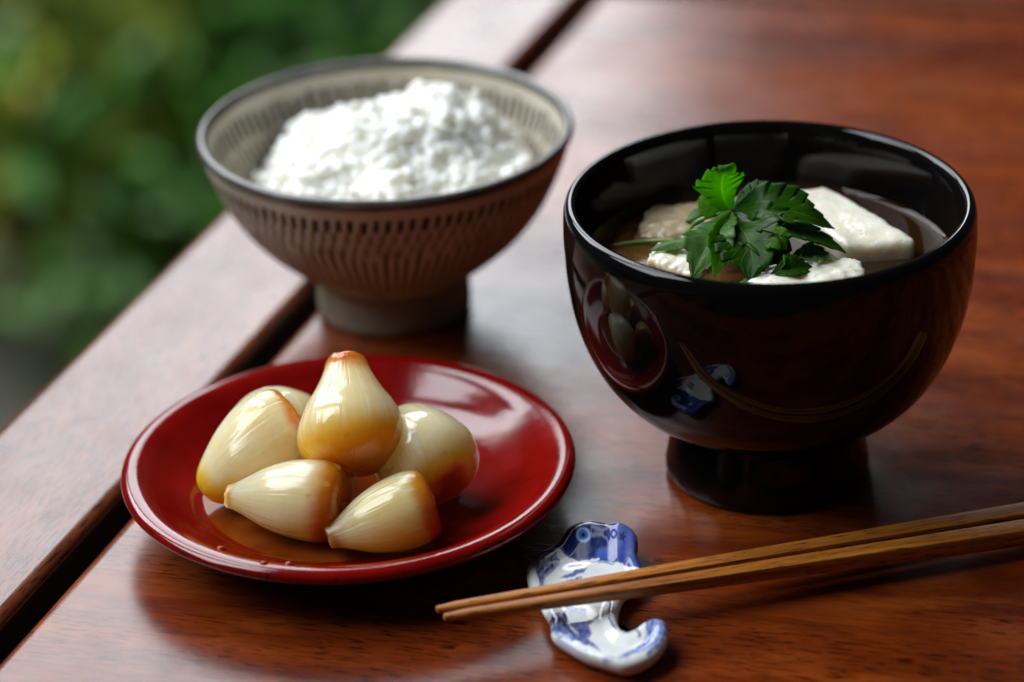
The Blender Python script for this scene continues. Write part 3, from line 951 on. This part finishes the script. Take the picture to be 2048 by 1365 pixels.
onion("greyish onion lying at front nearest the chopstick rest, cut tip towards the viewer",
      at(868, 1004, 0.0215), at(655, 1078, 0.0150), 0.0212, 'cut', O_("grey", root=0.22, tip=0.20, root_col=CARD, tip_col=(0.36, 0.15, 0.03), base=(0.82, 0.58, 0.30), seed=6.0), 6.0, 2.6)


# ------------------------------------------------------------------ droplets on the plate rim
k = NT("sauce_droplet"); k.set(Base_Color=(0.30, 0.02, 0.01), Roughness=0.03, IOR=1.34, Transmission_Weight=0.0); M_DROP = k.m
for px, py, s, lab in [(441, 1091, .0011, "tiny liquid droplet on the red rim, leftmost of three"),
                       (528, 1131, .0010, "tiny liquid droplet on the red rim, middle of three"),
                       (578, 1130, .0011, "tiny liquid droplet on the red rim, rightmost of three")]:
    p = at(px, py, 0.018)
    bm = bmesh.new(); bmesh.ops.create_uvsphere(bm, u_segments=20, v_segments=12, radius=1.0)
    for v in bm.verts: v.co = Vector((v.co.x * s * 1.2, v.co.y * s, max(v.co.z, -0.35) * s * 0.75))
    o = bm_obj("liquid_droplet", bm, M_DROP)
    r = hypot(p.x - PC.x, p.y - PC.y)
    o.location = (p.x, p.y, plate_z(p.x, p.y) if r < 0.0641 else 0.0172)
    tag(o, lab, "droplet", "droplets on the plate rim")

# ------------------------------------------------------------------ chopstick rest
RZ = 0.0070


def rp(zx, zy, z=RZ): return at(1030 + zx / 4.136, 1020 + zy / 4.136, z)


outl = [(480, 130), (560, 100), (630, 92), (700, 105), (770, 120), (850, 125), (915, 137), (970, 170), (1000, 215), (1006, 270), (1000, 340), (1025, 405), (1058, 470), (1050, 535), (985, 595), (905, 650), (862, 720),
        (845, 790), (838, 860), (848, 920), (880, 970), (930, 990), (1000, 965), (1060, 920), (1110, 892), (1170, 885), (1225, 905), (1255, 950), (1257, 1020), (1235, 1085), (1180, 1150), (1100, 1200), (1000, 1235),
        (900, 1245), (800, 1225), (700, 1195), (600, 1165), (520, 1130), (440, 1085), (365, 1040), (315, 995), (303, 930), (300, 880), (275, 835), (240, 770), (200, 690), (155, 625), (120, 560), (105, 480), (120, 420),
        (150, 372), (220, 325), (310, 292), (370, 258), (402, 215), (438, 162)]
n_ = len(outl)
zoomB = []
for i in range(n_):
    a, b, c, d = [Vector(outl[(i + j) % n_]) for j in (-1, 0, 1, 2)]
    for kk in range(5):
        t = kk / 5
        zoomB.append(0.5 * ((2 * b) + (c - a) * t + (2 * a - 5 * b + 4 * c - d) * t * t + (3 * b - a - 3 * c + d) * t ** 3))


def seg_dist(p, poly):
    best = 1e9; inside = False
    n = len(poly); x, y = p
    for i in range(n):
        x0, y0 = poly[i]; x1, y1 = poly[(i + 1) % n]
        dx, dy = x1 - x0, y1 - y0
        t = ((x - x0) * dx + (y - y0) * dy) / (dx * dx + dy * dy + 1e-9); t = 0 if t < 0 else 1 if t > 1 else t
        d = (x - x0 - t * dx) ** 2 + (y - y0 - t * dy) ** 2
        if d < best: best = d
        if (y0 > y) != (y1 > y) and x < (x1 - x0) * (y - y0) / (y1 - y0) + x0: inside = not inside
    return sqrt(best) * (1 if inside else -1)


def inside_mask(p, poly, soft=6.0):
    return sstep(-soft, soft, seg_dist(p, poly))


def line_mask(p, pts, wd, soft=5.0):
    best = 1e9
    for (x0, y0), (x1, y1) in zip(pts, pts[1:]):
        dx, dy = x1 - x0, y1 - y0
        t = ((p[0] - x0) * dx + (p[1] - y0) * dy) / (dx * dx + dy * dy + 1e-9); t = 0 if t < 0 else 1 if t > 1 else t
        best = min(best, hypot(p[0] - x0 - t * dx, p[1] - y0 - t * dy))
    return 1 - sstep(wd - soft, wd + soft, best)


WHITE = Vector((0.78, 0.81, 0.80)); BLUE = Vector((0.012, 0.040, 0.29)); DEEP = Vector((0.006, 0.009, 0.065)); PALE = Vector((0.075, 0.15, 0.50))
head = [(470, 120), (560, 90), (640, 80), (780, 112), (930, 125), (1010, 190), (1020, 330), (1070, 480), (920, 440), (800, 405), (690, 410), (560, 405), (450, 375), (360, 330), (310, 300), (370, 255), (405, 205)]
head_dark = [(490, 130), (640, 90), (790, 120), (780, 200), (770, 290), (690, 320), (640, 380), (520, 385), (400, 340), (330, 305), (400, 240)]
cheek = [(110, 440), (150, 360), (230, 310), (310, 310), (375, 400), (355, 440), (300, 490), (250, 520), (235, 560), (230, 640), (205, 640), (190, 540), (160, 470)]
fin = [(370, 570), (420, 545), (520, 520), (560, 520), (500, 580), (440, 600), (370, 605)]
finb = [(345, 540), (330, 525), (390, 495), (520, 470), (640, 395), (690, 390), (680, 425), (560, 500), (430, 540)]
fins = [(365, 520), (500, 480), (600, 460), (560, 495), (430, 525)]
body1 = [(420, 740), (590, 760), (590, 850), (650, 885), (605, 930), (640, 990), (600, 1050), (660, 1100), (710, 1160), (620, 1120), (560, 1110), (500, 1060), (420, 940), (380, 860)]
body2 = [(300, 850), (370, 800), (430, 910), (500, 1010), (520, 1080), (450, 1070), (360, 1030), (310, 980)]
tail = [(1080, 930), (1130, 895), (1200, 900), (1240, 950), (1235, 1030), (1170, 1120), (1060, 1170), (930, 1210), (850, 1215), (900, 1180), (1000, 1130), (1070, 1070), (1090, 1010)]


def paint(p):
    c = WHITE.copy()
    nz = fbm((p[0] * 0.012, p[1] * 0.012, 2.0), 3); nf = fbm((p[0] * 0.04, p[1] * 0.02, 5.0), 3)
    q = (p[0] + 14 * nf, p[1] + 12 * nz)
    def lay(col, m):
        nonlocal c
        c = c.lerp(col, min(max(m, 0), 1))
    lay(BLUE, inside_mask(q, head) * (0.92 + 0.1 * nz))
    lay(DEEP, inside_mask(q, head_dark, 22) * (0.80 + 0.25 * nf))
    lay(PALE, (1 - sstep(30, 62, hypot(p[0] - 720, p[1] - 345))) * 0.55)
    e = hypot((p[0] - 566) / 1.2, p[1] - 216)
    lay(Vector((0.30, 0.46, 0.70)), 1 - sstep(44, 56, e)); lay(BLUE * 1.6, (1 - sstep(30, 38, e)) * 0.8); lay(PALE, (1 - sstep(20, 27, e)) * 0.5); lay(DEEP, 1 - sstep(8, 17, e))
    lay(WHITE * 0.92, line_mask(q, [(300, 310), (380, 375), (480, 405), (600, 402), (690, 390)], 10))
    lay(BLUE, line_mask(q, [(690, 420), (760, 412), (820, 418)], 5) * 0.7)
    lay(BLUE, inside_mask(q, cheek) * (0.70 + 0.4 * nf)); lay(DEEP, line_mask(q, [(190, 500), (240, 440), (235, 390)], 8) * 0.7); lay(DEEP, line_mask(q, [(260, 480), (310, 430), (300, 380)], 7) * 0.7)
    lay(DEEP, line_mask(q, [(130, 420), (200, 350), (300, 310)], 14) * 0.5)
    lay(BLUE, inside_mask(q, fin) * (0.75 + 0.4 * nf)); lay(BLUE, inside_mask(q, fins, 7) * 0.85)
    lay(BLUE, inside_mask(q, body1) * (0.85 + 0.3 * nf)); lay(BLUE.lerp(PALE, 0.3), inside_mask(q, body2) * (0.8 + 0.4 * nf))
    lay(DEEP, line_mask(q, [(470, 800), (560, 830)], 30, 20) * 0.4)
    lay(WHITE * 0.85, line_mask(q, [(370, 830), (440, 910), (510, 1000)], 9))
    lay(BLUE, line_mask(q, [(790, 700), (780, 860), (800, 930), (830, 970)], 9) * 0.85)
    lay(PALE.lerp(BLUE, 0.35), inside_mask(q, tail, 12) * (0.8 + 0.4 * nf))
    lay(BLUE, line_mask(q, [(1085, 925), (1110, 905), (1180, 890), (1240, 925), (1250, 1010), (1190, 1120), (1090, 1185)], 11) * 0.8)
    lay(DEEP, line_mask(q, [(1010, 1000), (1030, 1040)], 12, 9) * 0.8)
    lay(BLUE, line_mask(q, [(890, 1020), (960, 1015), (1010, 985)], 6) * 0.5)
    lay(BLUE, line_mask(q, [(740, 1205), (800, 1222)], 9) * 0.7)
    lay(DEEP, (1 - sstep(6, 14, hypot(p[0] - 470, p[1] - 1075))) * 0.8)
    lay(BLUE, line_mask(q, [(350, 1040), (480, 1110), (600, 1160)], 12) * 0.4)
    star = 24 + 9 * cos(5 * atan2(p[1] - 240, p[0] - 890))
    lay(DEEP, (1 - sstep(star - 7, star + 7, hypot(p[0] - 890, p[1] - 240))) * 0.8)
    return c


rest_pts, rest_z, rest_c = [], [], []
step = 8.5
B2 = [tuple(p) for p in zoomB]
pts2 = list(zoomB); dist2 = [0.0] * len(zoomB)
xs0, ys0 = 95.0, 80.0
j = 0; yy = ys0
while yy < 1260:
    xx = xs0 + (step / 2 if j % 2 else 0)
    while xx < 1270:
        d = seg_dist((xx, yy), outl)
        if d > step * 0.9: pts2.append(Vector((xx, yy))); dist2.append(d)
        xx += step
    yy += step * 0.87; j += 1
res = delaunay_2d_cdt(pts2, [], [list(range(len(zoomB)))], 1, 1e-6)
v2, f2, ov = res[0], res[2], res[3]


def rest_height(p, d):
    """pillowed rim, hollow inside; lower at the waist where the sticks lie"""
    e = d / 28.0
    rimz = 0.0010 * (1 - exp(-e * 1.3)) * 1.0
    hol = -0.0009 * sstep(1.0, 5.0, e)
    waist = -0.0014 * exp(-((p[1] - 690) / 190) ** 2)
    hd = 0.0012 * exp(-((p[1] - 150) / 170) ** 2)
    tl = 0.0010 * exp(-(((p[0] - 1180) / 170) ** 2 + ((p[1] - 980) / 190) ** 2))
    fold = 0.0007 * exp(-(((p[0] - 570) / 130) ** 2 + ((p[1] - 470) / 40) ** 2)) + 0.0006 * exp(-((p[0] - 860) / 60) ** 2) * sstep(450, 380, p[1])
    return rimz + hol + waist + hd + tl + fold


orig_d = {i: dist2[ov[i][0]] if ov[i] else 0.0 for i in range(len(v2))}
RC = rp(600, 680, 0); RC = Vector((RC.x, RC.y, 0))
V, C = [], []
for i, p in enumerate(v2):
    q = rp(p[0], p[1]); V.append(Vector((q.x - RC.x, q.y - RC.y, RZ - 0.001 + rest_height(p, orig_d[i])))); C.append(paint((p[0], p[1])))
F = [tuple(f) for f in f2]
# side wall and base ring, drawn in below
nb = len(zoomB)
inv = {}
for i in range(len(v2)):
    for o_ in ov[i]:
        if o_ < nb: inv[o_] = i
ring = [inv[i] for i in range(nb)]
cenb = sum((V[i] for i in ring), Vector()) / nb
prev = ring
for lv, (ins, zf) in enumerate([(-0.00035, 0.90), (-0.0004, 0.72), (0.0002, 0.5), (0.0012, 0.25), (0.0024, 0.06), (0.0032, 0.0)]):
    cur = []
    for i in range(nb):
        a = V[ring[i - 1]]; b = V[ring[(i + 1) % nb]]; t = (b - a); t.z = 0; t.normalize()
        nrm = Vector((-t.y, t.x, 0))
        v0 = V[ring[i]]
        if nrm.dot(cenb - v0) < 0 and lv < 0: nrm = -nrm
        V.append(Vector((v0.x, v0.y, v0.z * zf)) + nrm * ins * ORI if False else Vector((v0.x, v0.y, v0.z * zf)) - nrm * ins)
        C.append(C[ring[i]].lerp(WHITE, min(0.15 + lv * 0.35, 1)) if lv < 6 else WHITE)
        cur.append(len(V) - 1)
    for i in range(nb): F.append((prev[i], cur[i], cur[(i + 1) % nb], prev[(i + 1) % nb]))
    prev = cur
V.append(Vector((cenb.x, cenb.y, 0.0))); C.append(WHITE)
for i in range(nb): F.append((prev[i], len(V) - 1, prev[(i + 1) % nb]))
k = NT("blue_white_porcelain")
k.set(Base_Color=k.attr("paint", "Color"), Roughness=0.05, IOR=1.45)
co = k.coord("Object")
k.l.new(k.bump(k.noise(co, 90, 2), 0.0006, 0.06), k.p.inputs["Normal"])
rest = mesh_obj("chopstick_rest", V, F, k.m, None, loc=RC)
bm = bmesh.new(); bm.from_mesh(rest.data); bmesh.ops.recalc_face_normals(bm, faces=bm.faces); bm.to_mesh(rest.data); bm.free()
rest.data.polygons.foreach_set("use_smooth", [True] * len(rest.data.polygons))
color_attr(rest, "paint", C)
tag(rest, "blue-and-white porcelain fish-shaped chopstick rest with curled tail", "chopstick rest")


# ------------------------------------------------------------------ chopsticks
def chop_material(name, seed):
    k = NT(name)
    co = k.mapping(k.coord("Object"), loc=(seed, 0, 0))
    a = k.noise(k.mapping(co, (12, 500, 500)), 1.0, 4, 0.6); b = k.noise(k.mapping(co, (30, 160, 160)), 1.0, 3)
    d = k.noise(k.mapping(co, (140, 1600, 1600)), 1.0, 2)
    c = k.ramp(a, [(0.30, (0.13, 0.032, 0.004)), (0.5, (0.41, 0.130, 0.012)), (0.70, (0.57, 0.220, 0.026))])
    c = k.mix(k.map(b, 0.5, 0.75, 0, 0.5), c, (0.22, 0.075, 0.018))
    c = k.mix(k.map(d, 0.58, 0.63, 0, 0.8), c, (0.07, 0.022, 0.008))
    k.set(Base_Color=c, Roughness=0.45)
    k.l.new(k.bump(a, 0.0002, 0.3), k.p.inputs["Normal"])
    return k.m


def chopstick(label, tip, end, r0, r1, seed):
    ax = end - tip; L = ax.length; n = 40
    V, F = [], []
    seg = 24
    for i in range(n + 1):
        s = i / n
        h = r0 + (r1 - r0) * s ** 0.9
        if i == 0: h *= 0.72
        ex = 2.6 + 3.6 * min(s * 3, 1)
        for m in range(seg):
            a = 2 * pi * m / seg
            x, y = cos(a), sin(a); k8 = (abs(x) ** ex + abs(y) ** ex) ** (1 / ex)
            V.append((s * L + (0.0006 if i == 0 else 0) * 0, x / k8 * h, y / k8 * h * 0.86))
    for i in range(n):
        for m in range(seg): F.append((i * seg + m, (i + 1) * seg + m, (i + 1) * seg + (m + 1) % seg, i * seg + (m + 1) % seg))
    V.append((-0.0004, 0, 0)); c = len(V) - 1
    for m in range(seg): F.append((c, m, (m + 1) % seg))
    V.append((L, 0, 0)); c = len(V) - 1
    for m in range(seg): F.append((c, n * seg + (m + 1) % seg, n * seg + m))
    o = mesh_obj("chopstick", V, F, chop_material("chopstick_wood_%d" % seed, seed))
    xax = ax.normalized(); yax = Vector((0, 0, 1)).cross(xax).normalized(); zax = xax.cross(yax)
    o.matrix_world = Matrix.Translation(tip) @ Matrix((xax, yax, zax)).transposed().to_4x4()
    md = o.modifiers.new("edge", 'EDGE_SPLIT'); md.split_angle = radians(48)
    tag(o, label, "chopstick", "pair of wooden chopsticks")


def line_end(p, q, L): return p + (q - p).normalized() * L


t1 = at(874, 1220, 0.0128); q1 = at(2048, 1032, 0.0066)
t2 = at(889, 1235, 0.0124); q2 = at(2048, 1066, 0.0064)
chopstick("tapered brown wooden chopstick, the one nearer the black bowl", t1, line_end(t1, q1, 0.225), 0.0014, 0.0039, 3)
chopstick("tapered brown wooden chopstick, the one nearer the viewer", t2, line_end(t2, q2, 0.225), 0.0014, 0.0039, 8)
